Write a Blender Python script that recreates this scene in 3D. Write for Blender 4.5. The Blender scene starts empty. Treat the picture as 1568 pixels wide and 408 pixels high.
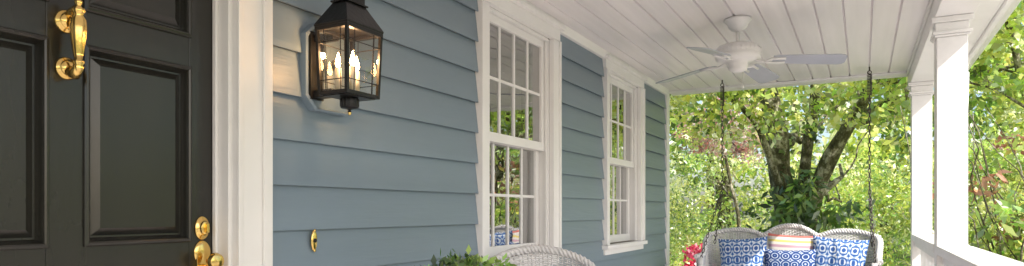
import bpy, math, numpy as np
from mathutils import Vector, Matrix
rng=np.random.default_rng(7)
H=1.2
def R(z): return H+z
scene=bpy.context.scene
COL=scene.collection
# ------------------------------------------------------------ materials
def newmat(name):
    m=bpy.data.materials.new(name); m.use_nodes=True
    nt=m.node_tree; b=nt.nodes['Principled BSDF']
    return m,nt,b
def mat(name,c,rough=.5,var=.08,scale=6,bump=0,bscale=60,metal=0,stretch=(1,1,1),spec=.5,coat=0,c2=None):
    m,nt,b=newmat(name); N=nt.nodes; L=nt.links
    b.inputs['Roughness'].default_value=rough; b.inputs['Metallic'].default_value=metal
    b.inputs['Specular IOR Level'].default_value=spec
    b.inputs['Coat Weight'].default_value=coat
    tc=N.new('ShaderNodeTexCoord'); mp=N.new('ShaderNodeMapping'); mp.inputs['Scale'].default_value=stretch
    L.new(tc.outputs['Object'],mp.inputs['Vector'])
    n=N.new('ShaderNodeTexNoise'); n.inputs['Scale'].default_value=scale; n.inputs['Detail'].default_value=6
    L.new(mp.outputs[0],n.inputs['Vector'])
    r=N.new('ShaderNodeValToRGB')
    r.color_ramp.elements[0].position=.3; r.color_ramp.elements[1].position=.7
    a=[max(0,x*(1-var)) for x in c]; d=[min(1,x*(1+var)) for x in (c if c2 is None else c2)]
    r.color_ramp.elements[0].color=(*a,1); r.color_ramp.elements[1].color=(*d,1)
    L.new(n.outputs['Fac'],r.inputs[0]); L.new(r.outputs[0],b.inputs['Base Color'])
    if bump:
        n2=N.new('ShaderNodeTexNoise'); n2.inputs['Scale'].default_value=bscale; n2.inputs['Detail'].default_value=4
        L.new(mp.outputs[0],n2.inputs['Vector'])
        bp=N.new('ShaderNodeBump'); bp.inputs['Strength'].default_value=bump; bp.inputs['Distance'].default_value=.01
        L.new(n2.outputs['Fac'],bp.inputs['Height']); L.new(bp.outputs[0],b.inputs['Normal'])
    return m
M={}
M['siding']=mat('siding_paint',(.200,.262,.315),.38,.08,2.5,.16,40,stretch=(1,.12,1.6))
M['white']=mat('white_paint',(.86,.85,.84),.4,.03,5,.05,30)
M['casing']=mat('casing_paint',(.82,.81,.77),.38,.04,4,.05,25)
M['ceil']=mat('ceiling_paint',(.87,.835,.845),.34,.06,3,.06,20,stretch=(5,.3,1))
M['door']=mat('door_paint',(.017,.0165,.0125),.24,.3,4,.06,50,spec=.6,stretch=(1,1,.3))
M['brass']=mat('polished_brass',(.86,.60,.20),.16,.12,20,.05,60,metal=1)
M['black']=mat('black_metal',(.012,.011,.011),.35,.2,10,.1,80,metal=.3)
M['dark']=mat('dark_steel',(.10,.09,.08),.45,.2,10,metal=.8)
M['floor']=mat('porch_floor_paint',(.60,.53,.50),.5,.1,3,.1,30,stretch=(.3,3,1))
M['gap']=mat('interior_wall',(.16,.14,.12),.8,.1)
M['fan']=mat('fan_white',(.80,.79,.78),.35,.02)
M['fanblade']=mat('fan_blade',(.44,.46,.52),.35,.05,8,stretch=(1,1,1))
M['wicker']=mat('wicker_white',(.74,.73,.72),.5,.12,30,.2,120)
M['candle']=mat('candle_sleeve',(.75,.70,.58),.5,.05)
M['roof']=mat('roof_shingle',(.10,.10,.10),.9,.3,12,.4,40)
M['terracotta']=mat('terracotta',(.35,.15,.09),.8,.15,8,.2,40)
M['concrete']=mat('concrete',(.54,.50,.47),.85,.12,1.5,.2,20)
M['shade']=mat('window_shade',(.36,.31,.25),.8,.05,5)
M['cush']=mat('seat_cushion_fabric',(.10,.16,.33),.9,.1,30,.1,200)
def glassmat(name,tint,base,mult,rough=0.0):
    m=bpy.data.materials.new(name); m.use_nodes=True; nt=m.node_tree; N=nt.nodes; L=nt.links
    N.remove(N['Principled BSDF']); out=N['Material Output']
    t=N.new('ShaderNodeBsdfTransparent'); t.inputs[0].default_value=(*tint,1)
    g=N.new('ShaderNodeBsdfGlossy'); g.inputs['Roughness'].default_value=rough
    f=N.new('ShaderNodeLayerWeight'); f.inputs[0].default_value=.5
    pw=N.new('ShaderNodeMath'); pw.operation='POWER'; pw.inputs[1].default_value=3.5; L.new(f.outputs['Facing'],pw.inputs[0])
    ma=N.new('ShaderNodeMath'); ma.operation='MULTIPLY_ADD'; ma.inputs[1].default_value=mult; ma.inputs[2].default_value=base; ma.use_clamp=True
    L.new(pw.outputs[0],ma.inputs[0]); mx=N.new('ShaderNodeMixShader')
    L.new(ma.outputs[0],mx.inputs[0]); L.new(t.outputs[0],mx.inputs[1]); L.new(g.outputs[0],mx.inputs[2]); L.new(mx.outputs[0],out.inputs[0])
    n=N.new('ShaderNodeTexNoise'); n.inputs['Scale'].default_value=5
    bp=N.new('ShaderNodeBump'); bp.inputs['Strength'].default_value=.06; bp.inputs['Distance'].default_value=.02
    tc=N.new('ShaderNodeTexCoord'); L.new(tc.outputs['Object'],n.inputs['Vector'])
    L.new(n.outputs['Fac'],bp.inputs['Height']); L.new(bp.outputs[0],g.inputs['Normal'])
    return m
M['glass']=glassmat('window_glass',(.5,.52,.5),.46,1.1)
M['lglass']=glassmat('lantern_glass',(.93,.90,.84),.05,.8)
def emis(name,c,s):
    m,nt,b=newmat(name); b.inputs['Base Color'].default_value=(*c,1)
    b.inputs['Emission Color'].default_value=(*c,1); b.inputs['Emission Strength'].default_value=s
    return m
M['bulb']=emis('bulb_glow',(1,.60,.26),60)
def leafmat(name,trans=.52):
    m=bpy.data.materials.new(name); m.use_nodes=True; nt=m.node_tree; N=nt.nodes; L=nt.links
    N.remove(N['Principled BSDF']); out=N['Material Output']
    a=N.new('ShaderNodeAttribute'); a.attribute_name='Col'
    d=N.new('ShaderNodeBsdfDiffuse'); t=N.new('ShaderNodeBsdfTranslucent'); g=N.new('ShaderNodeBsdfGlossy'); g.inputs['Roughness'].default_value=.38
    g.inputs[0].default_value=(.95,1,1,1)
    L.new(a.outputs['Color'],d.inputs[0]); 
    hs=N.new('ShaderNodeHueSaturation'); hs.inputs['Saturation'].default_value=1.0; hs.inputs['Value'].default_value=1.7
    L.new(a.outputs['Color'],hs.inputs['Color']); L.new(hs.outputs[0],t.inputs[0])
    m1=N.new('ShaderNodeMixShader'); m1.inputs[0].default_value=trans; L.new(d.outputs[0],m1.inputs[1]); L.new(t.outputs[0],m1.inputs[2])
    m2=N.new('ShaderNodeMixShader'); m2.inputs[0].default_value=.08; L.new(m1.outputs[0],m2.inputs[1]); L.new(g.outputs[0],m2.inputs[2])
    L.new(m2.outputs[0],out.inputs[0]); return m
M['leaf']=leafmat('leaf_foliage')
def barkmat(name,c1,c2,c3):
    m,nt,b=newmat(name); N=nt.nodes; L=nt.links
    tc=N.new('ShaderNodeTexCoord'); mp=N.new('ShaderNodeMapping'); mp.inputs['Scale'].default_value=(1,1,.6); L.new(tc.outputs['Object'],mp.inputs[0])
    n=N.new('ShaderNodeTexNoise'); n.inputs['Scale'].default_value=7; n.inputs['Detail'].default_value=8; n.inputs['Roughness'].default_value=.75; L.new(mp.outputs[0],n.inputs['Vector'])
    r=N.new('ShaderNodeValToRGB'); e=r.color_ramp.elements; e[0].position=.35; e[0].color=(*c1,1); e[1].position=.60; e[1].color=(*c3,1); x=e.new(.5); x.color=(*c2,1)
    L.new(n.outputs['Fac'],r.inputs[0]); L.new(r.outputs[0],b.inputs['Base Color']); b.inputs['Roughness'].default_value=.9
    bp=N.new('ShaderNodeBump'); bp.inputs['Strength'].default_value=.9; bp.inputs['Distance'].default_value=.05; L.new(n.outputs['Fac'],bp.inputs['Height']); L.new(bp.outputs[0],b.inputs['Normal'])
    return m
M['bark']=barkmat('mossy_bark',(.028,.022,.012),(.13,.12,.06),(.50,.47,.36))
M['birch']=barkmat('birch_bark',(.10,.09,.08),(.45,.43,.40),(.65,.63,.60))
def patmat(name,kind):
    m,nt,b=newmat(name); N=nt.nodes; L=nt.links; b.inputs['Roughness'].default_value=.9
    uv=N.new('ShaderNodeUVMap'); uv.uv_map='UVMap'; s=N.new('ShaderNodeSeparateXYZ'); L.new(uv.outputs[0],s.inputs[0])
    def mth(op,a,b_=None,c=None):
        n=N.new('ShaderNodeMath'); n.operation=op
        for i,x in enumerate((a,b_,c)):
            if x is None: continue
            if isinstance(x,(int,float)): n.inputs[i].default_value=x
            else: L.new(x,n.inputs[i])
        return n.outputs[0]
    r=N.new('ShaderNodeValToRGB'); e=r.color_ramp.elements; r.color_ramp.interpolation='CONSTANT'
    if kind=='stripe':
        cols=[(0,(.75,.72,.66)),(.42,(.70,.60,.15)),(.50,(.75,.72,.66)),(.56,(.62,.16,.12)),(.62,(.75,.72,.66)),(.70,(.55,.35,.42)),(.76,(.75,.72,.66)),(.82,(.72,.60,.2)),(.87,(.75,.72,.66)),(.94,(.60,.18,.15))]
        e[0].position=0; e[0].color=(*cols[0][1],1); e[1].position=cols[1][0]; e[1].color=(*cols[1][1],1)
        for p,c in cols[2:]:
            x=e.new(p); x.color=(*c,1)
        L.new(s.outputs[1],r.inputs[0])
    else:
        if kind=='ogee':
            k=15.7
            a=mth('COSINE',mth('MULTIPLY',s.outputs[0],k)); c=mth('COSINE',mth('MULTIPLY',s.outputs[1],k*.8))
            p=mth('MULTIPLY',a,c); q=mth('SINE',mth('MULTIPLY',mth('ABSOLUTE',p),11.0)); 
            d=mth('MULTIPLY',mth('SINE',mth('MULTIPLY',mth('ADD',s.outputs[0],s.outputs[1]),k*2)),mth('SINE',mth('MULTIPLY',mth('SUBTRACT',s.outputs[0],s.outputs[1]),k*2)))
            v=mth('MULTIPLY_ADD',mth('MULTIPLY_ADD',d,.9,q),.3,.5)
            e[0].position=0; e[0].color=(.03,.10,.34,1); e[1].position=.46; e[1].color=(.14,.29,.58,1); x=e.new(.67); x.color=(.68,.73,.78,1)
        else:
            vo=N.new('ShaderNodeTexVoronoi'); vo.inputs['Scale'].default_value=5; vo.inputs['Randomness'].default_value=.15; L.new(uv.outputs[0],vo.inputs['Vector'])
            v=mth('MULTIPLY_ADD',mth('SINE',mth('MULTIPLY',vo.outputs['Distance'],24.0)),.5,.5)
            e[0].position=0; e[0].color=(.02,.06,.22,1); e[1].position=.6; e[1].color=(.06,.16,.42,1); x=e.new(.84); x.color=(.60,.66,.72,1)
        L.new(v,r.inputs[0])
    L.new(r.outputs[0],b.inputs['Base Color']); return m
M['ogee']=patmat('pillow_ogee_print','ogee'); M['medal']=patmat('pillow_medallion_print','medal'); M['stripe']=patmat('pillow_stripe_print','stripe')
def groundmat():
    m,nt,b=newmat('garden_ground'); N=nt.nodes; L=nt.links; b.inputs['Roughness'].default_value=.95
    tc=N.new('ShaderNodeTexCoord'); n=N.new('ShaderNodeTexNoise'); n.inputs['Scale'].default_value=.6; n.inputs['Detail'].default_value=10; n.inputs['Roughness'].default_value=.7
    L.new(tc.outputs['Object'],n.inputs['Vector']); r=N.new('ShaderNodeValToRGB'); e=r.color_ramp.elements
    e[0].position=.35; e[0].color=(.08,.075,.04,1); e[1].position=.6; e[1].color=(.20,.24,.09,1); x=e.new(.47); x.color=(.14,.16,.07,1)
    L.new(n.outputs['Fac'],r.inputs[0]); L.new(r.outputs[0],b.inputs['Base Color']); return m
M['ground']=groundmat()
# ------------------------------------------------------------ mesh builder
class MB:
    def __init__(s): s.v=[]; s.f=[]; s.m=[]; s.s=[]
    def add(s,vs,fs,m=0,sm=False):
        o=len(s.v); s.v.extend([tuple(map(float,p)) for p in vs])
        for f in fs: s.f.append(tuple(o+i for i in f)); s.m.append(m); s.s.append(sm)
    def box(s,x0,x1,y0,y1,z0,z1,m=0):
        s.add([(x0,y0,z0),(x1,y0,z0),(x1,y1,z0),(x0,y1,z0),(x0,y0,z1),(x1,y0,z1),(x1,y1,z1),(x0,y1,z1)],
              [(0,3,2,1),(4,5,6,7),(0,1,5,4),(1,2,6,5),(2,3,7,6),(3,0,4,7)],m)
    def prism(s,prof,y0,y1,m=0):
        n=len(prof); vs=[(x,y0,z) for x,z in prof]+[(x,y1,z) for x,z in prof]
        fs=[(i,(i+1)%n,(i+1)%n+n,i+n) for i in range(n)]+[tuple(range(n))[::-1],tuple(range(n,2*n))]
        s.add(vs,fs,m)
    def tube(s,pts,rad,n=8,m=0,closed=False,sm=True,phase=0.0,cap=True):
        P=np.array(pts,float); k=len(P)
        rad=np.full(k,rad) if np.isscalar(rad) else np.array(rad,float)
        if closed: T=np.roll(P,-1,0)-np.roll(P,1,0)
        else: T=np.gradient(P,axis=0)
        T/=np.linalg.norm(T,axis=1)[:,None]+1e-12
        up=np.array([0,0,1.]) if abs(T[0][2])<.9 else np.array([1.,0,0])
        a=np.cross(T[0],up); a/=np.linalg.norm(a); vs=[]
        for i in range(k):
            a=a-T[i]*np.dot(a,T[i]); a/=np.linalg.norm(a); b=np.cross(T[i],a)
            for j in range(n):
                t=2*math.pi*j/n+phase; vs.append(P[i]+rad[i]*(math.cos(t)*a+math.sin(t)*b))
        fs=[]
        for i in range(k if closed else k-1):
            i2=(i+1)%k
            for j in range(n):
                j2=(j+1)%n; fs.append((i*n+j,i*n+j2,i2*n+j2,i2*n+j))
        s.add(vs,fs,m,sm)
        if not closed and cap:
            o=len(s.v)-k*n
            s.f.append(tuple(o+j for j in range(n))[::-1]); s.m.append(m); s.s.append(False)
            s.f.append(tuple(o+(k-1)*n+j for j in range(n))); s.m.append(m); s.s.append(False)
    def lathe(s,prof,c=(0,0,0),axis=2,n=24,m=0,flute=0,sc=(1,1)):
        vs=[]
        for r,h in prof:
            for j in range(n):
                t=2*math.pi*j/n; rr=r*(1+flute*(.5+.5*math.cos(t*8)))
                a,b=rr*math.cos(t)*sc[0],rr*math.sin(t)*sc[1]
                p=[0,0,0]; p[axis]=h; p[(axis+1)%3]=a; p[(axis+2)%3]=b
                vs.append((p[0]+c[0],p[1]+c[1],p[2]+c[2]))
        fs=[]
        for i in range(len(prof)-1):
            for j in range(n): j2=(j+1)%n; fs.append((i*n+j,i*n+j2,(i+1)*n+j2,(i+1)*n+j))
        s.add(vs,fs,m,True)
        o=len(s.v)-len(vs)
        s.f.append(tuple(o+j for j in range(n))[::-1]); s.m.append(m); s.s.append(False)
        s.f.append(tuple(o+(len(prof)-1)*n+j for j in range(n))); s.m.append(m); s.s.append(False)
    def ring(s,y0,y1,z0,z1,prof,m=0,cap=True):
        vs=[]
        for i,x in prof: vs+= [(x,y0+i,z0+i),(x,y1-i,z0+i),(x,y1-i,z1-i),(x,y0+i,z1-i)]
        fs=[]
        for k in range(len(prof)-1):
            for j in range(4): j2=(j+1)%4; fs.append((4*k+j,4*k+j2,4*k+4+j2,4*k+4+j))
        if cap: k=len(prof)-1; fs.append((4*k,4*k+1,4*k+2,4*k+3))
        s.add(vs,fs,m)
    def build(s,name,mats,parent=None,bevel=0,loc=None,rotz=0,uv=None):
        me=bpy.data.meshes.new(name); me.from_pydata(s.v,[],s.f); 
        for mm in mats: me.materials.append(mm)
        me.polygons.foreach_set('material_index',s.m); me.polygons.foreach_set('use_smooth',s.s); me.update()
        import bmesh
        bm=bmesh.new(); bm.from_mesh(me); bmesh.ops.recalc_face_normals(bm,faces=bm.faces); bm.to_mesh(me); bm.free()
        o=bpy.data.objects.new(name,me); COL.objects.link(o)
        if parent: o.parent=parent
        if loc: o.location=loc
        o.rotation_euler[2]=rotz
        if bevel:
            b=o.modifiers.new('bevel','BEVEL'); b.width=bevel; b.segments=2; b.limit_method='ANGLE'; b.angle_limit=math.radians(50)
        return o
def empty(name,loc=(0,0,0),rotz=0):
    e=bpy.data.objects.new(name,None); COL.objects.link(e); e.location=loc; e.rotation_euler[2]=rotz; e.empty_display_size=.1; return e
# ------------------------------------------------------------ house
house=empty('clapboard_house')
CE=R(1.164); YN=6.46; YS=-1.6; Z0=-.15
W=[(2.83,3.80),(4.64,5.60)]
DO=(.51,1.38)
wb,wt=R(-.255),R(1.05)
mb=MB(); mw=MB()
zk=[R(-.066+.15*k) for k in range(-8,9)]
def siding(y0,y1,zlo,zhi):
    for i,z in enumerate(zk):
        a,b=max(z,zlo),min(z+.15,zhi)
        if b-a<.004: continue
        f0=.022-(a-z)/.15*.019; f1=.022-(b-z)/.15*.019
        # small eased drip edge with undercut so each butt casts a crisp line
        if a==z: mb.prism([(0,a+.006),(f0-.006,a+.006),(f0-.0045,a),(f0,a+.001),(f1,b+.003),(0,b+.003)],y0,y1)
        else: mb.prism([(0,a),(f0,a),(f1,b+.003),(0,b+.003)],y0,y1)
def wall(y0,y1,zlo,zhi):
    mw.box(-.12,-.002,y0,y1,zlo,zhi)
dl,dr=DO[0]-.14,DO[1]+.14
siding(YS,dl,.02,CE-.02); siding(dl,dr,R(.95),CE-.02)
siding(dr,W[0][0],.02,CE-.02); siding(W[0][1],W[1][0],.02,CE-.02); siding(W[1][1],6.385,.02,CE-.02)
for w in W: siding(w[0],w[1],.02,R(-.329))
wall(YS,DO[0]-.03,0,CE); wall(DO[0]-.03,DO[1]+.03,R(.83),CE); wall(DO[1]+.03,W[0][0]+.09,0,CE)
wall(W[0][1]-.09,W[1][0]+.09,0,CE); wall(W[1][1]-.09,YN,0,CE)
for w in W: wall(w[0]+.09,w[1]-.09,0,wb); wall(w[0]+.09,w[1]-.09,wt,CE)
mb.build('siding',[M['siding']],house)
mw.build('wall_core',[M['gap']],house)
mo=MB()
for i in range(22):
    z=Z0+.15*i
    if z<3.0:
        for (ya,sg) in ((YN,1),(YS,-1)):
            y_=ya; mo.add([(-6,y_,z),(0,y_,z),(0,y_+sg*.019,z),(-6,y_+sg*.019,z),(-6,y_,z+.15),(0,y_,z+.15),(0,y_+sg*.004,z+.15),(-6,y_+sg*.004,z+.15)],
              [(0,1,2,3),(4,5,6,7),(3,2,6,7),(0,3,7,4),(1,2,6,5)])
mo.box(-6.1,-6,YS,YN,Z0,3.2)
mo.build('end_walls',[M['siding']],house)
mi=MB(); mi.box(-6,-.13,YN-.1,YN-.005,0,3.1); mi.box(-6,-.13,YS+.005,YS+.1,0,3.1); mi.box(-5.99,-.13,YS+.1,YN-.1,-.1,0); mi.box(-5.99,-.13,YS+.1,YN-.1,2.5,2.6); mi.box(-3.2,-3.1,YS+.1,YN-.1,0,2.5)
mi.build('interior_shell',[M['gap']],house)
mr=MB()
mr.prism([(2.42,2.44),(2.42,2.50),(-.0,3.25),(-3.0,4.6),(-6.5,3.05),(-6.5,2.95),(-6.1,2.95),(-.2,2.95),(-.2,2.44)],YS-.3,YN+.25)
mr.build('roof',[M['roof']],house)
mt=MB()
mt.box(.0,.028,6.385,6.485,0,CE-.002)
mt.prism([(.001,CE-.045),(.03,CE-.045),(.045,CE-.02),(.055,CE-.0005),(.001,CE-.0005)],YS,6.385)
mt.box(-.0,.03,YS,dl,0,.02); 
mt.build('corner_trim',[M['white']],house,bevel=.003)
mc=MB(); w_=.1457; x=0
while x<2.035:
    x1=min(x+w_,2.04); g=.0065
    dz=rng.normal(0,.0012)
    mc.prism([(x,CE+.03),(x,CE+.018),(x+g*.4,CE+.016),(x+g,CE+dz),(x1-g,CE+dz),(x1-g*.4,CE+.016),(x1,CE+.018),(x1,CE+.03)],YS,YN)
    x=x1
mc.build('porch_ceiling',[M['ceil']],house)
mbm=MB()
mbm.box(2.041,2.22,YS,6.62,R(1.03),R(1.22))
mbm.box(2.221,2.36,YS-.2,6.7,R(1.10),R(1.16)); mbm.box(2.361,2.39,YS-.25,6.75,R(1.08),R(1.29))
mbm.box(2.025,2.040,YS,YN,R(1.135),R(1.1635))
mbm.box(0.03,2.04,YN+.001,YN+.15,R(1.145),R(1.26)); mbm.box(0.03,2.02,YN-.03,YN,R(1.15),R(1.1635))
mbm.build('porch_beam',[M['white']],house,bevel=.004)
mg=MB()
mg.tube([(2.45,YS-.25,R(1.22)),(2.45,6.75,R(1.22))],.055,10)
mg.build('gutter',[M['white']],house)
def window(y0,y1):
    m=MB(); g=MB()
    c=.09
    m.box(0.001,.034,y0,y0+c,R(-.255),R(1.05)); m.box(0.001,.034,y1-c,y1,R(-.255),R(1.05))
    m.box(0.001,.046,y0-.002,y0+.018,R(-.255),R(1.05)-.001); m.box(0.001,.046,y1-.018,y1+.002,R(-.255),R(1.05)-.001)
    m.box(0.001,.036,y0-.003,y1+.003,R(1.052),R(1.12)); m.box(0.001,.065,y0-.02,y1+.02,R(1.1205),R(1.142))
    m.box(-.1,.06,y0-.02,y1+.02,R(-.285),R(-.256)); m.box(.001,.03,y0,y1,R(-.328),R(-.286))
    ya,yb=y0+c,y1-c
    m.box(-.12,.0,ya-.004,ya+.014,wb,wt); m.box(-.12,.0,yb-.014,yb+.004,wb,wt); m.box(-.12,.0,ya+.015,yb-.015,wt-.014,wt+.004)
    m.box(-.02,-.004,ya+.0145,ya+.026,wb,wt-.015); m.box(-.02,-.004,yb-.026,yb-.0145,wb,wt-.015)
    ya+=.015; yb-=.015
    def sash(xf,z0,z1,bot,top):
        t=.034; s=.042
        m.box(xf-t,xf,ya,ya+s,z0,z1); m.box(xf-t,xf,yb-s,yb,z0,z1)
        m.box(xf-t,xf-.001,ya+s,yb-s,z0,z0+bot); m.box(xf-t,xf-.001,ya+s,yb-s,z1-top,z1)
        gy0,gy1,gz0,gz1=ya+s,yb-s,z0+bot,z1-top
        for k in range(1,4):
            y=gy0+(gy1-gy0)*k/4; m.box(xf-t+.009,xf-.009,y-.008,y+.008,gz0,gz1)
        z=(gz0+gz1)/2; m.box(xf-t+.010,xf-.0105,gy0,gy1,z-.008,z+.008)
        for r_ in range(2):
            for k in range(4):
                a=gy0+(gy1-gy0)*k/4; b=gy0+(gy1-gy0)*(k+1)/4; p=gz0+(gz1-gz0)*r_/2; q=gz0+(gz1-gz0)*(r_+1)/2
                j=rng.normal(0,.0008,3); X=xf-t*.5
                g.add([(X+j[0],a,p),(X+j[1],b,p),(X+j[1]+j[2],b,q),(X+j[0]+j[2],a,q)],[(0,1,2,3)])
    sash(-.022,R(.365),wt-.015,.05,.043)
    sash(-.060,wb+.001,R(.415),.06,.05)
    sh=MB(); zz=wt-.02
    while zz>R(.80):
        sh.add([(-.135,ya+.02,zz),(-.135,yb-.02,zz),(-.150,yb-.02,zz-.035),(-.150,ya+.02,zz-.035)],[(0,1,2,3)]); zz-=.037
    sh.box(-.16,-.12,ya,yb,wt-.05,wt-.02)
    cu=MB(); n=24
    for (c0,c1) in ((yb-.10,yb),):
        vs=[];
        for k in range(n+1):
            y=c0+(c1-c0)*k/n; xx=-.20+.018*math.sin(k*1.7)
            vs+=[(xx,y,R(-.25)),(xx,y,R(1.02))]
        cu.add(vs,[(2*k,2*k+2,2*k+3,2*k+1) for k in range(n)],0,True)
    e=empty('sash_window'); e.parent=house
    m.build('frame',[M['white']],e,bevel=.0025); g.build('glass_panes',[M['glass']],e); sh.build('blind',[M['shade']],e); cu.build('curtain',[M['shade']],e)
for w in W: window(*w)
# ---- door
d=MB(); XF=-.06; y0,y1=DO
pan_y=[(.606,.903),(.996,1.293)]
rows=[(R(-1.02),R(-.27)),(R(-.087),R(.42)),(R(.516),R(.70))]
ys=[y0,pan_y[0][0],pan_y[0][1],pan_y[1][0],pan_y[1][1],y1]
zb,zt=R(-1.19),R(.81)
for a,b in ((ys[0],ys[1]),(ys[2],ys[3]),(ys[4],ys[5])): d.box(XF-.04,XF,a,b,zb,zt)
zz=[zb]+[q for r in rows for q in r]+[zt]
for (a,b) in pan_y:
    for k in range(0,len(zz),2): d.box(XF-.04,XF-.0005,a,b,zz[k],zz[k+1])
dd=d.build('slab',[M['door']],None,bevel=.0015)
door=empty('front_door'); door.parent=house; dd.parent=door
dp=MB()
for (a,b) in pan_y:
    for (p,q) in rows:
        dp.ring(a-.006,b+.006,p-.006,q+.006,[(0,XF),(.001,XF+.006),(.004,XF+.0095),(.009,XF+.0105),(.013,XF+.008),(.016,XF+.002),(.019,XF-.008),(.023,XF-.0165),(.028,XF-.0165),(.047,XF-.006),(.049,XF-.006)])
dp.build('panels',[M['door']],door)
f=MB(); 
f.box(-.11,.002,y1,y1+.03,0,R(.83)); f.box(-.11,.002,y0-.03,y0,0,R(.83)); f.box(-.11,.002,y0,y1,R(.812),R(.83))
f.box(-.0585,-.043,y1-.010,y1-.0005,0,R(.81))
for (a,b,sg) in ((y1+.012,dr,1),(dl,y0-.012,-1)):
    f.box(.0025,.026,a,b,0,R(.95))
    if sg>0: f.box(.0265,.038,b-.034,b-.001,0,R(.95)); f.box(.0265,.033,a+.0,a+.012,0,R(.95)); f.box(.0265,.030,a+.0125,a+.02,0,R(.95))
    else: f.box(.0265,.038,a+.001,a+.034,0,R(.95))
f.box(.0025,.027,y0-.011,y1+.011,R(.83),R(.95))
f.box(-.12,.05,y0,y1,0,.03)
f.build('door_frame',[M['casing']],house,bevel=.003)
# ---- knocker
kn=empty('door_knocker',(XF,.95,0)); k=MB()
for zc,r in ((R(.472),.029),(R(.355),.028)):
    k.lathe([(r,0),(r*1.02,.003),(r*.9,.007),(r*.72,.009),(r*.7,.013),(r*.45,.018),(r*.25,.020),(.001,.0205)],(0,0,zc),axis=0,n=28)
k.lathe([(.001,0),(.006,.002),(.009,.008),(.007,.014),(.004,.018),(.012,.022),(.015,.030),(.012,.036),(.009,.040),(.016,.052),(.0175,.07),(.016,.095),(.011,.135),(.008,.15),(.012,.153),(.013,.158),(.009,.163),(.011,.170),(.009,.178),(.001,.181)],(.052,.0,0),axis=2,n=48,flute=.10)
nv=20*48
for i in range(len(k.v)-nv,len(k.v)):
    x_,y_,z_=k.v[i]; k.v[i]=(x_,y_,R(.522)-z_)
k.tube([(.006,0,R(.478)),(.025,0,R(.494)),(.045,0,R(.498)),(.054,0,R(.493))],[.012,.010,.010,.011],12)
k.tube([(.052,0,R(.365)),(.050,0,R(.35)),(.038,0,R(.338)),(.020,0,R(.345)),(.012,0,R(.352))],[.009,.012,.014,.014,.012],12)
k.build('knocker_body',[M['brass']],kn)
# ---- lock & handle
lk=empty('door_handle',(XF,1.335,0)); k=MB()
k.lathe([(.030,0),(.031,.003),(.028,.006),(.022,.008),(.018,.012),(.017,.018),(.001,.019)],(0,0,R(-.052)),axis=0,n=32,sc=(.82,1.15))
k.box(.018,.030,-.004,.004,R(-.066),R(-.038))
k.lathe([(.035,0),(.0355,.003),(.032,.006),(.024,.009),(.001,.010)],(0,0,R(-.125)),axis=0,n=32,sc=(.8,1.0))
k.box(.0,.009,-.022,.022,R(-.30),R(-.128)); 
k.lathe([(.001,.03),(.010,.031),(.012,.04),(.020,.048),(.026,.06),(.022,.072),(.001,.076)],(0,0,R(-.15)),axis=0,n=28)
k.tube([(.005,0,R(-.165)),(.05,0,R(-.17)),(.065,0,R(-.21)),(.055,0,R(-.27)),(.01,0,R(-.285))],[.006,.007,.010,.008,.006],10)
k.build('handle_set',[M['brass']],lk,bevel=.001)
# ---- doorbell
db=empty('doorbell',(.020,1.715,R(-.103))); k=MB()
k.lathe([(.014,0),(.0145,.002),(.012,.005),(.010,.006),(.001,.0065)],(0,0,0),axis=0,n=32,sc=(1,2.6))
k.lathe([(.001,.0),(.0045,.001),(.006,.006),(.003,.008),(.001,.0085)],(0.0,0,.034),axis=0,n=12)
k.lathe([(.001,.0),(.0045,.001),(.006,.006),(.003,.008),(.001,.0085)],(0.0,0,-.034),axis=0,n=12)
k.build('backplate',[M['brass']],db)
k=MB(); k.lathe([(.0075,.006),(.0075,.009),(.005,.0105),(.001,.011)],(0,0,0),axis=0,n=20); k.build('push_button',[M['black']],db)
# ---- lantern
la=empty('wall_lantern')
k=MB()
yc=1.77
def octo(y_c,hw,zl,zh,ch,prof):
    vs=[];
    for ins,xx in prof:
        h=hw-ins; l=zl+ins; t=zh-ins; c=ch
        vs+=[(xx,y_c-h+c,l),(xx,y_c+h-c,l),(xx,y_c+h,l+c),(xx,y_c+h,t-c),(xx,y_c+h-c,t),(xx,y_c-h+c,t),(xx,y_c-h,t-c),(xx,y_c-h,l+c)]
    fs=[]
    for i in range(len(prof)-1):
        for j in range(8): j2=(j+1)%8; fs.append((8*i+j,8*i+j2,8*i+8+j2,8*i+8+j))
    i=len(prof)-1; fs.append(tuple(8*i+j for j in range(8)))
    k.add(vs,fs)
octo(1.785,.125,R(.345),R(.645),.045,[(0,.004),(0,.038),(.006,.043),(.012,.034),(.020,.034)])
k.build('mounting_plate',[M['siding']],la)
k=MB()
X0,X1,Y0,Y1=.132,.245,1.630,1.783
cx,cy=(X0+X1)/2,(Y0+Y1)/2
zb_,zt_=R(.378),R(.592)
fl=.007
def cor(z,e=0):
    t=(z-zb_)/(zt_-zb_)*fl+e
    return [(X0-t,Y0-t),(X1+t,Y0-t),(X1+t,Y1+t),(X0-t,Y1+t)]
cb,ct=cor(zb_),cor(zt_)
for i in range(4):
    k.tube([(*cb[i],zb_),(*ct[i],zt_)],.0075,4,phase=math.pi/4,sm=False)
for z,h,e in ((zb_,.012,.004),(zt_-.004,.012,.006)):
    c=cor(z,e); c2=cor(z,-.012)
    for i in range(4):
        j=(i+1)%4
        vs=[(*c[i],z),(*c[j],z),(*c2[j],z),(*c2[i],z),(*c[i],z+h),(*c[j],z+h),(*c2[j],z+h),(*c2[i],z+h)]
        k.add(vs,[(0,3,2,1),(4,5,6,7),(0,1,5,4),(1,2,6,5),(2,3,7,6),(3,0,4,7)])
def lerp(p,q,t): return tuple(p[i]+(q[i]-p[i])*t for i in range(len(p)))
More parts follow.
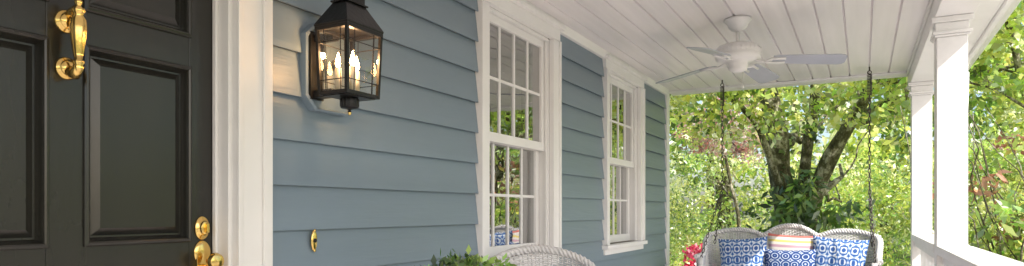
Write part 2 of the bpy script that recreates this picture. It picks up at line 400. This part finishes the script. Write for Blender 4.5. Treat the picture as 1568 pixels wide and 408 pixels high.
for i in range(4):
    j=(i+1)%4
    for u_ in (.22,.78): k.tube([(*lerp(cb[i],cb[j],u_),zb_),(*lerp(ct[i],ct[j],u_),zt_)],.0021,4,sm=False)
    for t in (.22,.80):
        c=cor(zb_+(zt_-zb_)*t); z=zb_+(zt_-zb_)*t
        k.tube([(*c[i],z),(*c[j],z)],.0020,4,sm=False)
k.box(X0+.006,X1-.006,Y0+.006,Y1-.006,zb_-.003,zb_+.004)
def frus(e0,z0,e1,z1):
    vs=[(X0-e0,Y0-e0,z0),(X1+e0,Y0-e0,z0),(X1+e0,Y1+e0,z0),(X0-e0,Y1+e0,z0),(X0-e1,Y0-e1,z1),(X1+e1,Y0-e1,z1),(X1+e1,Y1+e1,z1),(X0-e1,Y1+e1,z1)]
    k.add(vs,[(0,3,2,1),(4,5,6,7),(0,1,5,4),(1,2,6,5),(2,3,7,6),(3,0,4,7)])
frus(.013,zt_+.008,.015,zt_+.014); frus(.015,zt_+.0145,-.028,zt_+.092); frus(-.022,zt_+.0925,-.022,zt_+.098); frus(-.030,zt_+.0985,-.030,zt_+.125); frus(-.026,zt_+.1255,-.045,zt_+.145)
k.lathe([(.004,0),(.012,.008),(.016,.02),(.011,.032),(.003,.036)],(cx,cy,zt_+.145),n=16)
k.lathe([(.001,-.052),(.004,-.05),(.0065,-.045),(.004,-.040),(.012,-.037),(.028,-.034),(.030,-.031),(.030,-.002)],(cx,cy,zb_-.003),n=24)
for i in range(16):
    t=i/16*2*math.pi; k.tube([(cx+.030*math.cos(t),cy+.030*math.sin(t),zb_-.032),(cx+.030*math.cos(t),cy+.030*math.sin(t),zb_-.006)],.0022,4)
k.tube([(.035,yc,R(.50)),(.06,yc,R(.50)),(X0-.01,cy,R(.50))],.010,8); k.box(.035,X0-.005,cy-.02,cy+.02,R(.385),R(.41)); k.box(.036,.046,cy-.030,cy+.030,R(.38),R(.61)); k.box(.035,X0-.004,cy-.015,cy+.015,R(.575),R(.60))
k.build('lantern_frame',[M['black']],la,bevel=.0008)
k=MB(); k.lathe([(.001,-.0545),(.0045,-.052),(.0065,-.046),(.004,-.041)],(cx,cy,zb_-.006),n=12); k.build('finial',[M['brass']],la)
k=MB()
for i in range(4):
    j=(i+1)%4; k.add([(*cb[i],zb_+.01),(*cb[j],zb_+.01),(*ct[j],zt_-.003),(*ct[i],zt_-.003)],[(0,1,2,3)])
k.build('glass',[M['lglass']],la)
kc=MB(); kb=MB()
for (ox,oy,h) in ((-.022,-.030,.090),(.024,-.012,.094),(.0,.035,.088)):
    c=(cx+ox,cy+oy,zb_+.004)
    kc.lathe([(.0105,0),(.0105,h)],c,n=14)
    kb.lathe([(.002,h+.001),(.007,h+.006),(.0095,h+.015),(.0070,h+.030),(.0030,h+.044),(.0005,h+.052)],c,n=10)
kc.build('candle_sleeves',[M['candle']],la); kb.build('flame_bulbs',[M['bulb']],la)
pl=bpy.data.lights.new('candle_glow','POINT'); pl.energy=2.2; pl.color=(1,.58,.28); pl.shadow_soft_size=.012
po=bpy.data.objects.new('candle_glow',pl); COL.objects.link(po); po.parent=la; po.location=(cx-.002,cy+.004,zb_+.155)
# ---- posts & railing
def post(yc_):
    m=MB(); xc=2.12; w=.07
    def sq(w,z0,z1): m.box(xc-w,xc+w,yc_-w,yc_+w,z0,z1)
    sq(w,0,R(.925)); sq(w+.010,R(.9255),R(.937)); sq(w+.018,R(.9375),R(.955)); sq(w+.006,R(.9555),R(1.0)); sq(w+.024,R(1.0005),R(1.029))
    sq(w+.015,0.0005,.12)
    m.build('porch_post',[M['white']],None,bevel=.004)
py=[6.30,4.27,1.85,-1.5]
for y in py: post(y)
m=MB()
for i in range(len(py)-1):
    a,b=py[i+1]+.071,py[i]-.071
    m.box(2.045,2.215,a,b,R(-.232),R(-.186)); m.box(2.075,2.175,a,b,R(-.285),R(-.2325)); m.box(2.08,2.17,a,b,.08,.13)
    n=int((b-a)/.115)
    for k_ in range(1,n+1):
        y=a+(b-a)*k_/(n+1); m.box(2.105,2.14,y-.018,y+.018,.1305,R(-.2855))
m.build('porch_railing',[M['white']],None,bevel=.004)
m=MB(); m.tube([(2.47,7.05,-.1),(2.47,7.05,1.9),(2.47,7.0,2.02),(2.46,6.85,2.12),(2.45,6.72,2.36)],.042,12); m.tube([(2.47,7.05,1.83),(2.47,7.05,1.87)],.05,12)
m.build('downspout',[M['white']],house)
m=MB(); y=YS
while y<6.5:
    m.box(-.1,2.30,y,min(y+.10,6.6)-.004,-.03,0.0); y+=.10
m.box(.0,2.25,YS,6.5,-.15,-.031)
m.build('porch_floor',[M['floor']])
# ---- fan
fan=empty('ceiling_fan',(1.03,4.21,0)); k=MB()
z=CE
k.lathe([(.078,z-.001),(.080,z-.012),(.074,z-.022),(.062,z-.032),(.056,z-.05),(.040,z-.068),(.022,z-.076),(.014,z-.08)],n=36)
k.lathe([(.012,z-.08),(.012,z-.16)],n=12)
k.lathe([(.02,R(1.020)),(.045,R(1.016)),(.085,R(1.008)),(.115,R(.995)),(.130,R(.978)),(.133,R(.955)),(.128,R(.945)),(.133,R(.938)),(.130,R(.920)),(.10,R(.907)),(.06,R(.900)),(.058,R(.880)),(.055,R(.857)),(.040,R(.845)),(.015,R(.838))],n=48)
for i in range(30):
    t=i/30*2*math.pi; r=.1305
    k.tube([(r*math.cos(t),r*math.sin(t),R(.950)),(r*1.0*math.cos(t),r*1.0*math.sin(t),R(.978))],.005,4)
k.build('motor_housing',[M['fan']],fan)
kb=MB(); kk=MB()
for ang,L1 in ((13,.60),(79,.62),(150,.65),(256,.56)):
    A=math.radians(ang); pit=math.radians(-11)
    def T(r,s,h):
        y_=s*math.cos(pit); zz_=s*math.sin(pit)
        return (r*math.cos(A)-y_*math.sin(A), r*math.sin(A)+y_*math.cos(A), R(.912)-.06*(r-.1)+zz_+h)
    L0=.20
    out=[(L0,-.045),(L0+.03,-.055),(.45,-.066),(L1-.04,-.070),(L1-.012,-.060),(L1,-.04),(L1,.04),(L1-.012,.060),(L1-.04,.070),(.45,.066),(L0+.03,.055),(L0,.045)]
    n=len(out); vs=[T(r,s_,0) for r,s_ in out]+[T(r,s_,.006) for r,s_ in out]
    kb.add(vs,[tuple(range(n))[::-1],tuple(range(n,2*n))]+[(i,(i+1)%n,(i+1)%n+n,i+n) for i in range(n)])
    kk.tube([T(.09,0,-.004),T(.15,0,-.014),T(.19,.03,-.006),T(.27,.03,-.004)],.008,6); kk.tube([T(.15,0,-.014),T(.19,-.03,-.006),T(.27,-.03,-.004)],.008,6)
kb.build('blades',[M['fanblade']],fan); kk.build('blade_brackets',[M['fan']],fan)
k=MB(); k.tube([(.03,.0,R(.84)),(.03,0,R(.76))],.0018,4); k.lathe([(.001,0),(.006,.004),(.006,.02),(.001,.024)],(.03,0,R(.738)),n=10); k.build('pull_chain',[M['fan']],fan)
# ---- wicker surfaces
def upath(w,dep,r,n=24):
    P=[(-w/2,0)]
    for t in np.linspace(0,1,8)[1:]: P.append((-w/2,(dep-r)*t))
    for t in np.linspace(0,math.pi/2,9)[1:]: P.append((-w/2+r-r*math.cos(t),dep-r+r*math.sin(t)))
    for t in np.linspace(0,1,n)[1:]: P.append((-w/2+r+(w-2*r)*t,dep))
    for t in np.linspace(0,math.pi/2,9)[1:]: P.append((w/2-r+r*math.sin(t),dep-r+r*math.cos(t)))
    for t in np.linspace(0,1,8)[1:]: P.append((w/2,(dep-r)*(1-t)))
    P=np.array(P); s=np.r_[0,np.cumsum(np.linalg.norm(np.diff(P,axis=0),axis=1))]
    return P,s
def wicker(mbw,w,dep,r,z0,topf,sp,row,rad,lean=.0,rim=.02):
    P,s=upath(w,dep,r); Lg=s[-1]
    def at(q):
        x=np.interp(q,s,P[:,0]); y=np.interp(q,s,P[:,1])
        e=.01; x2=np.interp(min(q+e,Lg),s,P[:,0])-np.interp(max(q-e,0),s,P[:,0]); y2=np.interp(min(q+e,Lg),s,P[:,1])-np.interp(max(q-e,0),s,P[:,1])
        l=math.hypot(x2,y2); return x,y,-y2/l,x2/l
    ns=int(Lg/sp); 
    pos=[at(Lg*i/ns) for i in range(ns+1)]; tops=[topf(Lg*i/ns,Lg,w) for i in range(ns+1)]
    def pt(i,v,off=0):
        x,y,nx,ny=pos[i]; h=z0+(tops[i]-z0)*v; ln=lean*(h-z0)
        return (x+nx*(off+ln),y+ny*(off+ln),h)
    for i in range(ns+1):
        mbw.tube([pt(i,0),pt(i,.5),pt(i,1)],rad*.8,4,cap=False)
    nr=int((max(tops)-z0)/row)
    for j in range(nr):
        v=(j+.5)/nr; pts=[]
        for i in range(ns+1): pts.append(pt(i,v,rad*1.3*(1 if (i+j)%2 else -1)))
        mbw.tube(pts,rad,4,cap=False)
    mbw.tube([pt(i,1) for i in range(ns+1)],rim,8); 
    for ph in (0,2.1,4.2):
        pts=[]
        for i in range(ns*2+1):
            a=pt(i//2,1); b=pt(min(i//2+1,ns),1); c=a if i%2==0 else tuple((a[q]+b[q])/2 for q in range(3))
            x,y,nx,ny=pos[i//2]; t=i*1.1+ph
            pts.append((c[0]+nx*rim*math.cos(t),c[1]+ny*rim*math.cos(t),c[2]+rim*math.sin(t)))
        mbw.tube(pts,rim*.42,5)
    mbw.tube([pt(i,0) for i in range(ns+1)],rim*.8,8)
# swing
sw=empty('porch_swing',(1.13,5.76,0))
k=MB()
def sm(a,b,t): t=min(1,max(0,(t-a)/(b-a))); return t*t*(3-2*t)
def stop(q,L,w):
    c=(q-L/2)/(w/2); a=abs(c)
    mid=R(-.135)-.085*(min(a/.33,1))**2.2
    side=R(-.175)-.07*abs((a-.68)/.36)**2.4
    if a<1.04: return max(mid,side)
    return R(-.235)-.16*sm(1.0,1.45,a)
wicker(k,1.30,.60,.12,.44,stop,.022,.0125,.0052,lean=.10,rim=.019)
k.box(-.63,.63,.02,.56,.40,.425)
for j in range(14): k.tube([(-.65,-.0-.004*(j%2),.30+j*.011),(.65,-.0-.004*(j%2),.30+j*.011)],.0052,4)
k.tube([(-.66,0,.45),(.66,0,.45)],.02,8); k.tube([(-.66,0,.29),(.66,0,.29)],.014,8)
for xx in (-.65,.65): k.tube([(xx,0,.28),(xx,-.01,R(-.40))],.02,8); k.tube([(xx,.6,.30),(xx,.6,.5)],.02,8); k.tube([(xx,0,.30),(xx,.6,.30)],.016,8)
k.build('wicker_frame',[M['wicker']],sw)
k=MB(); k.box(-.58,.58,.03,.52,.43,.53); k.build('seat_cushion',[M['cush']],sw,bevel=.03)
def link(m,c,d,L,r,rot):
    d=np.array(d)/np.linalg.norm(d); a=np.cross(d,[1.0,.3,0]); a/=np.linalg.norm(a); b=np.cross(d,a)
    s=math.cos(rot)*a+math.sin(rot)*b; P=[]
    for i in range(10):
        t=2*math.pi*i/10; P.append(np.array(c)+d*(L/2*math.cos(t)+(.2*L if math.cos(t)>0 else -.2*L)*.6)+s*L*.28*math.sin(t))
    m.tube(P,r,4,closed=True)
def chain(m,p,q,L=.034,r=.0034):
    p=np.array(p);q=np.array(q);D=q-p;n=max(1,int(np.linalg.norm(D)/(L*1.0)))
    for i in range(n): link(m,p+D*(i+.5)/n,D,L,r,(i%2)*math.pi/2)
k=MB()
for sx in (-1,1):
    xh=(.595-1.13) if sx<0 else (1.75-1.13)
    yh=6.11-5.76
    k.tube([(xh,yh,CE),(xh,yh,CE-.03)],.006,6)
    zc_=CE-.045
    k.tube([(xh+.014*math.cos(t),yh,zc_+.014*math.sin(t)) for t in np.linspace(0,2*math.pi,12,endpoint=False)],.004,6,closed=True)
    zs=CE-.06; 
    k.tube([(xh+.016*math.cos(t),yh+.016*math.sin(t),zs-.17*t/(2*math.pi*14)) for t in np.linspace(0,2*math.pi*14,14*10)],.0042,4)
    ys_=(xh,yh,R(.20))
    chain(k,(xh,yh,zs-.17),ys_)
    chain(k,ys_,(sx*.66,.04,R(-.42))); chain(k,ys_,(sx*.64,.56,R(-.30)))
k.build('hanging_chains',[M['dark']],sw)
def pillow(cx_,cy_,cz_,w,h,t,tilt,roll,mt,yaw=0):
    n=22; vs=[];uv=[]
    for side in (1,-1):
        for i in range(n+1):
            for j in range(n+1):
                u=-1+2*i/n; v=-1+2*j/n
                e=(max(0,1-abs(u)**2.6)*max(0,1-abs(v)**2.6))**.5
                pu=u*w/2*(1-.07*(1-abs(v)**2)); pv=v*h/2*(1-.07*(1-abs(u)**2))
                th=t/2*e*(1+.05*math.sin(5*u+3*v)+.04*math.sin(9*v-4*u))
                vs.append((pu,-side*th,pv)); uv.append((i/n,j/n))
    fs=[]; N1=(n+1)**2
    for s_ in (0,1):
        for i in range(n):
            for j in range(n):
                a=s_*N1+i*(n+1)+j; q=(a,a+n+1,a+n+2,a+1); fs.append(q if s_==0 else q[::-1])
    me=bpy.data.meshes.new('throw_pillow'); me.from_pydata(vs,[],fs); ul=me.uv_layers.new(name='UVMap')
    for l in me.loops: ul.data[l.index].uv=uv[l.vertex_index]
    for p in me.polygons: p.use_smooth=True
    me.materials.append(mt); o=bpy.data.objects.new('throw_pillow',me); COL.objects.link(o)
    o.location=(cx_,cy_,cz_); o.rotation_euler=(tilt,roll,yaw)
pillow(.765,6.17,R(-.445),.42,.42,.15,math.radians(-12),math.radians(-4),M['ogee'])
pillow(1.16,6.24,R(-.41),.42,.42,.13,math.radians(-12),math.radians(2),M['stripe'])
pillow(1.155,6.10,R(-.51),.41,.38,.14,math.radians(-16),math.radians(-1),M['medal'])
pillow(1.52,6.17,R(-.435),.43,.43,.15,math.radians(-12),math.radians(4),M['ogee'],math.radians(-6))
# ---- wicker chair
ch=empty('wicker_chair',(.57,2.60,0),math.radians(38)); k=MB()
def ctop(q,L,w):
    a=abs(q-L/2)/(L/2)
    return R(-.192)-.12*(min(a,.45)/.45)**2 -.18*sm(.34,.75,a)
wicker(k,.54,.46,.22,.38,ctop,.019,.0105,.0046,lean=.12,rim=.017)
k.box(-.25,.25,.02,.42,.36,.40)
for xx in (-.26,.26):
    k.tube([(xx,0,0),(xx,0,R(-.47))],.018,8); k.tube([(xx*.8,.44,0),(xx*.8,.44,.4)],.018,8)
for j in range(12): k.tube([(-.26,-.004*(j%2),.26+j*.0105),(.26,-.004*(j%2),.26+j*.0105)],.0046,4)
k.build('wicker_body',[M['wicker']],ch)
k=MB(); k.box(-.24,.24,.03,.40,.40,.47); k.build('seat_cushion',[M['cush']],ch,bevel=.03)
# ------------------------------------------------------------ foliage
def leaves(name,pos,nrm,size,cols,parent=None,asp=.5,rand=1.0,mat_=None):
    n=len(pos); d=rng.normal(size=(n,3)); d[:,2]-=.3; d/=np.linalg.norm(d,axis=1)[:,None]
    nn=nrm+rng.normal(size=(n,3))*rand*.6; s=np.cross(d,nn); s/=np.linalg.norm(s,axis=1)[:,None]+1e-9
    L=(size*rng.uniform(.6,1.35,n))[:,None]; Wd=L*asp
    V=np.empty((n,4,3)); V[:,0]=pos; V[:,1]=pos+d*L*.45+s*Wd*.5; V[:,2]=pos+d*L; V[:,3]=pos+d*L*.45-s*Wd*.5
    me=bpy.data.meshes.new(name); me.vertices.add(4*n); me.vertices.foreach_set('co',V.ravel())
    me.loops.add(4*n); me.loops.foreach_set('vertex_index',np.arange(4*n,dtype=np.int32))
    me.polygons.add(n); me.polygons.foreach_set('loop_start',np.arange(0,4*n,4,dtype=np.int32))
    me.update(calc_edges=True)
    ca=me.color_attributes.new('Col','FLOAT_COLOR','POINT'); C=np.ones((n,4,4)); C[:,:,:3]=cols[:,None,:]; ca.data.foreach_set('color',C.ravel())
    me.materials.append(mat_ or M['leaf']); o=bpy.data.objects.new(name,me); COL.objects.link(o)
    if parent: o.parent=parent
    return o
def clumps(cent,per,cr,pal,flat=.7,jit=.28,bright=.32):
    k=len(cent); idx=np.repeat(np.arange(k),per)
    off=rng.normal(size=(len(idx),3)); off/=np.linalg.norm(off,axis=1)[:,None]+1e-9
    off*= (rng.uniform(.15,1,len(idx))**.5)[:,None]
    nrm=off.copy(); crr=(cr*rng.uniform(.6,1.4,k))[idx][:,None]
    pos=cent[idx]+off*crr*np.array([1,1,flat])
    pal=np.array(pal); pc=pal[rng.integers(0,len(pal),k)]*np.exp(rng.normal(0,bright,k))[:,None]
    col=pc[idx]*np.exp(rng.normal(0,jit,len(idx)))[:,None]*np.array([1,1,1])
    col[:,0]*=np.exp(rng.normal(0,.12,len(idx)))
    return pos,nrm+np.array([.5,-.5,.6]),np.clip(col,0,.72)
def ell(n,c,r,shell=0.0):
    p=rng.normal(size=(n,3)); p/=np.linalg.norm(p,axis=1)[:,None]; p*=(rng.uniform(shell**3,1,n)**(1/3))[:,None]
    return np.array(c)+p*np.array(r)
def bx(n,x0,x1,y0,y1,z0,z1):
    return np.c_[rng.uniform(x0,x1,n),rng.uniform(y0,y1,n),rng.uniform(z0,z1,n)]
YG=[(.52,.62,.13),(.58,.65,.17),(.42,.54,.10),(.62,.66,.30)]
MG=[(.22,.34,.07),(.30,.42,.09),(.13,.23,.05)]
DG=[(.05,.10,.03),(.08,.14,.04),(.06,.11,.035)]
RD=[(.58,.30,.30),(.62,.40,.38),(.46,.20,.20),(.52,.42,.26)]
PK=[(.62,.07,.16),(.62,.15,.24),(.55,.04,.1)]
def wob(p,q,n=10,amp=.06):
    p=np.array(p,float);q=np.array(q,float); t=np.linspace(0,1,n)[:,None]; P=p+(q-p)*t
    P+=np.cumsum(rng.normal(0,amp/3,(n,3)),0)*np.sin(t*math.pi)**.5; return P
def branchy(m,pts,r0,r1,n=9,sub=3,depth=2,spread=1.2,tips=None):
    P=np.array(pts,float); k=len(P); rr=np.linspace(r0,r1,k)*np.exp(rng.normal(0,.06,k)); m.tube(P,rr,n)
    if depth<=0:
        if tips is not None: tips.append(P[-1]); tips.append(P[k//2])
        return
    for i in range(sub):
        j=int(rng.uniform(.35,.98)*(k-1)); d=P[min(j+1,k-1)]-P[j-1]; d/=np.linalg.norm(d)
        dv=d+rng.normal(size=3)*.75; dv[2]=abs(dv[2])*.6+.15; dv/=np.linalg.norm(dv)
        L=spread*rng.uniform(.7,1.3); branchy(m,wob(P[j],P[j]+dv*L,8,.18*L),rr[j]*.5,rr[j]*.12,max(5,n-2),sub,depth-1,spread*.65,tips)
mt_=empty('maple_tree'); k=MB(); tips=[]
def poly(pts,n=14,amp=.03):
    P=np.array(pts,float); s=np.r_[0,np.cumsum(np.linalg.norm(np.diff(P,axis=0),axis=1))]; q=np.linspace(0,s[-1],n)
    Q=np.c_[[np.interp(q,s,P[:,i]) for i in range(3)]].T; Q[1:-1]+=rng.normal(0,amp,(n-2,3)); 
    Q[1:-1]=(Q[:-2]+2*Q[1:-1]+Q[2:])/4
    return Q
limbs=[poly([(.75,11,-.2),(.72,11,1.0),(.55,11,2.0),(.42,11.0,3.0),(.15,11,3.9),(-.2,11.1,5.2)],20),
 poly([(.85,11.15,-.2),(.98,11.1,1.3),(1.35,10.9,2.2),(1.85,10.7,3.0),(2.3,10.5,4.2)],18),
 poly([(.66,10.85,1.4),(.3,10.6,2.6),(-.5,10.4,3.3),(-1.5,10.2,3.7)],14),
 poly([(.9,11.1,1.6),(1.05,11.2,2.8),(1.1,11.2,4.5)],14),
 poly([(1.5,10.9,2.45),(2.0,11.3,2.6),(3.0,11.4,3.1),(4.0,11.2,3.3)],14)]
branchy(k,limbs[0],.21,.10,12,3,2,1.6,tips)
branchy(k,limbs[1],.15,.06,12,3,2,1.4,tips)
branchy(k,limbs[2],.06,.03,9,3,2,1.0,tips)
branchy(k,limbs[3],.09,.05,9,3,2,1.2,tips)
branchy(k,limbs[4],.045,.02,8,3,1,.8,tips)
k.build('trunk_and_limbs',[M['bark']],mt_)
tips=np.array(tips)
c=np.r_[tips[rng.integers(0,len(tips),130)]+rng.normal(0,.35,(130,3)), ell(110,(.8,10.6,5.0),(4.2,2.4,1.7)), bx(130,-2.6,3.2,8.9,10.2,2.8,4.0), bx(30,-.8,2.6,9.4,10.2,2.3,2.9)]
c=c[c[:,2]>2.2]
p,n_,cl=clumps(c,44,.38,YG+YG+MG[:2],.5)
leaves('crown',p,n_,.10,cl,mt_,.62)
L2=np.vstack([limbs[0][2:11],limbs[1][2:9],limbs[3][:6]]); p,n_,cl=clumps(L2[rng.integers(0,len(L2),30)]+rng.normal(0,.10,(30,3))+np.array([0,-.12,0]),20,.16,MG+YG[2:3]+DG[1:2],1.0)
leaves('climbing_ivy',p,n_,.085,cl,None,.8)
p,n_,cl=clumps(np.r_[ell(20,(.85,10.5,.95),(.42,.35,.75)),ell(14,(1.45,10.3,.55),(.5,.3,.7)),ell(8,(.35,10.6,.6),(.3,.3,.5))],36,.24,DG[1:]+MG,.9)
leaves('laurel_bush',p,n_,.17,cl,None,.36)
p,n_,cl=clumps(np.r_[bx(270,-7,6,15.8,18.0,.0,2.5),ell(60,(-2.6,15,1.0),(1.6,.9,1.6)),ell(50,(1.4,14.5,.9),(1.6,.8,1.3)),ell(50,(3.2,14,1.0),(1.5,.8,1.6))],90,.42,YG+YG+MG,.75)
leaves('hedge',p,n_,.10,cl,None,.42)
rm=empty('red_maple_tree'); k=MB(); tp=[]
branchy(k,poly([(-.6,15.0,-.1),(-.7,15.0,1.2),(-1.0,14.9,2.6)],10),.05,.03,8,3,2,.8,tp); k.build('trunk',[M['bark']],rm)
p,n_,cl=clumps(np.r_[ell(60,(-.75,14.0,2.95),(1.0,.5,.7)),ell(10,(-.2,13.9,2.4),(.6,.4,.3))],42,.28,RD+RD[:2]+YG[:1],.45)
leaves('crown',p,n_,.075,cl,rm,.5)
bt=empty('birch_tree'); k=MB(); branchy(k,poly([(-1.95,13.0,-.2),(-1.92,13,2),(-1.86,13,4.5),(-1.8,13,7.5)],14,.015),.12,.06,10,3,1,1.2); k.build('trunk',[M['birch']],bt)
p,n_,cl=clumps(ell(40,(-2.0,13.4,6.6),(2,1.6,1.4)),60,.45,YG,.7); leaves('crown',p,n_,.12,cl,bt)
rt=empty('magnolia_tree'); k=MB(); tp=[]
branchy(k,poly([(4.2,10.5,-.2),(3.9,10.4,1.3),(3.5,10,2.4),(3.1,9.6,3.8)],14),.07,.03,9,4,2,1.2,tp)
branchy(k,poly([(4.2,10.5,.2),(4.5,10.2,1.6),(4.6,9.8,3.4)],12),.06,.03,9,4,2,1.2,tp)
k.build('trunk',[M['bark']],rt)
p,n_,cl=clumps(np.r_[ell(130,(3.9,9.6,3.8),(1.7,1.2,1.3)),np.array(tp)[:60]],46,.32,MG[:2]+YG+YG,.5); leaves('crown',p,n_,.105,cl,rt,.6)
p,n_,cl=clumps(ell(60,(3.35,8.4,.8),(.9,.6,.85)),42,.25,MG+YG[:2]+[(.36,.18,.10)],.8); 
leaves('rhododendron_bush',p,n_,.14,cl,None,.34)
k=MB()
for i in range(30):
    a=np.array([3.25+rng.normal(0,.35),8.3+rng.normal(0,.2),-.1]); k.tube(wob(a,a+np.array([rng.normal(0,.55),rng.normal(0,.2),rng.uniform(1.2,2.5)]),9,.2),np.linspace(.014,.004,9),5)
k.build('shrub_stems',[M['bark']],None)
p,n_,cl=clumps(ell(60,(4.3,12.5,1.6),(1.6,.9,1.0)),55,.32,[(.42,.18,.12)]+MG+YG,.6); leaves('flowering_shrub',p,n_,.10,cl,None,.5)
p,n_,cl=clumps(ell(20,(-.22,9.0,.42),(.32,.28,.32)),60,.14,PK,.8,bright=.2); leaves('pink_azalea',p,n_,.055,cl,None,.8)
p,n_,cl=clumps(ell(22,(-.2,9.15,.15),(.45,.4,.32)),50,.18,MG,.8); leaves('azalea_foliage',p,n_,.06,cl,None,.5)
c=np.r_[bx(400,-18,16,23,29,.0,9.0),bx(120,16,22,2,24,0,7.0),bx(230,-7,7,19.5,22,1.8,7.0)]
p,n_,cl=clumps(c,78,1.0,YG+YG+MG+[(.60,.60,.40)],.7,bright=.35)
leaves('distant_trees',p,n_,.25,cl,None,.55)
c=bx(110,7.5,14,13,22,.0,5.0)
p,n_,cl=clumps(c,75,.8,YG+MG,.7,bright=.35); leaves('garden_shrubbery',p,n_,.2,cl,None,.55)
k=MB()
for i in range(22):
    x_=rng.uniform(-16,16); y_=rng.uniform(24,28); k.tube(poly([(x_,y_,-.2),(x_+rng.normal(0,.4),y_,5),(x_+rng.normal(0,.8),y_,10)],8,.06),np.linspace(.18,.08,8),7)
k.build('distant_tree_trunks',[M['bark']],None)
pp=empty('potted_plant',(.44,2.06,0)); k=MB()
k.lathe([(.12,0),(.13,.02),(.10,.06),(.09,.12),(.12,.3),(.17,.55),(.185,.60),(.19,.64),(.17,.64),(.16,.60)],n=32); k.build('urn_planter',[M['terracotta']],pp)
p,n_,cl=clumps(ell(70,(0,0,.875),(.18,.18,.15)),60,.055,[(.10,.19,.045),(.16,.27,.06),(.06,.12,.03),(.24,.36,.08)],.9,bright=.25); leaves('leaves',p,n_,.034,cl,pp,.5)
k=MB()
for i in range(24): k.tube(wob((0,0,.6),(rng.normal(0,.09),rng.normal(0,.09),rng.uniform(.85,1.0)),6,.03),.003,4)
k.build('stems',[M['bark']],pp)
m=MB(); m.add([(-300,-300,Z0),(300,-300,Z0),(300,300,Z0),(-300,300,Z0)],[(0,1,2,3)]); m.build('ground',[M['ground']])
m=MB(); m.add([(-9,13.2,Z0+.004),(.6,13.0,Z0+.004),(1.5,14.6,Z0+.004),(-9,15.6,Z0+.004)],[(0,1,2,3)]); m.build('driveway',[M['concrete']])
m=MB(); m.add([(2.4,-7,Z0+.008),(7.5,-7,Z0+.008),(7.5,7,Z0+.008),(2.4,7,Z0+.008)],[(0,1,2,3)]); m.build('bounce_ground_side',[M['concrete']])  # unseen pale ground, added to bounce sunlight into the porch
m=MB(); m.add([(-2,-9,Z0+.012),(2.39,-9,Z0+.012),(2.39,-1.7,Z0+.012),(-2,-1.7,Z0+.012)],[(0,1,2,3)]); m.build('bounce_ground_south',[M['concrete']])  # more added pale ground out of view, reflecting light in from the south end
# ------------------------------------------------------------ light
S=Vector((.70,-.38,.68)).normalized()
sun=bpy.data.lights.new('sun','SUN'); sun.energy=5.6; sun.angle=math.radians(.5); sun.color=(1,.95,.88)
so=bpy.data.objects.new('sun',sun); COL.objects.link(so); so.rotation_euler=S.to_track_quat('Z','Y').to_euler(); so.location=(5,-5,12)
w=bpy.data.worlds.new('World'); scene.world=w; w.use_nodes=True; nt=w.node_tree
sk=nt.nodes.new('ShaderNodeTexSky'); sk.sky_type='NISHITA'; sk.sun_disc=False; sk.sun_elevation=math.asin(S.z); sk.sun_rotation=math.atan2(S.x,S.y); sk.dust_density=2.5; sk.ozone_density=.8
bg=nt.nodes['Background']; bg.inputs[1].default_value=.26; nt.links.new(sk.outputs[0],bg.inputs[0])
# ------------------------------------------------------------ camera
cam=bpy.data.cameras.new('camera'); cam.sensor_width=36; cam.lens=36*1018/1568; cam.shift_y=119/1568; cam.clip_start=.05; cam.clip_end=800
co=bpy.data.objects.new('camera',cam); COL.objects.link(co); co.location=(1.7,0,H); co.rotation_euler=(math.radians(90),0,math.radians(27.8)); scene.camera=co
scene.view_settings.view_transform='Standard'; scene.view_settings.look='None'; scene.view_settings.exposure=0
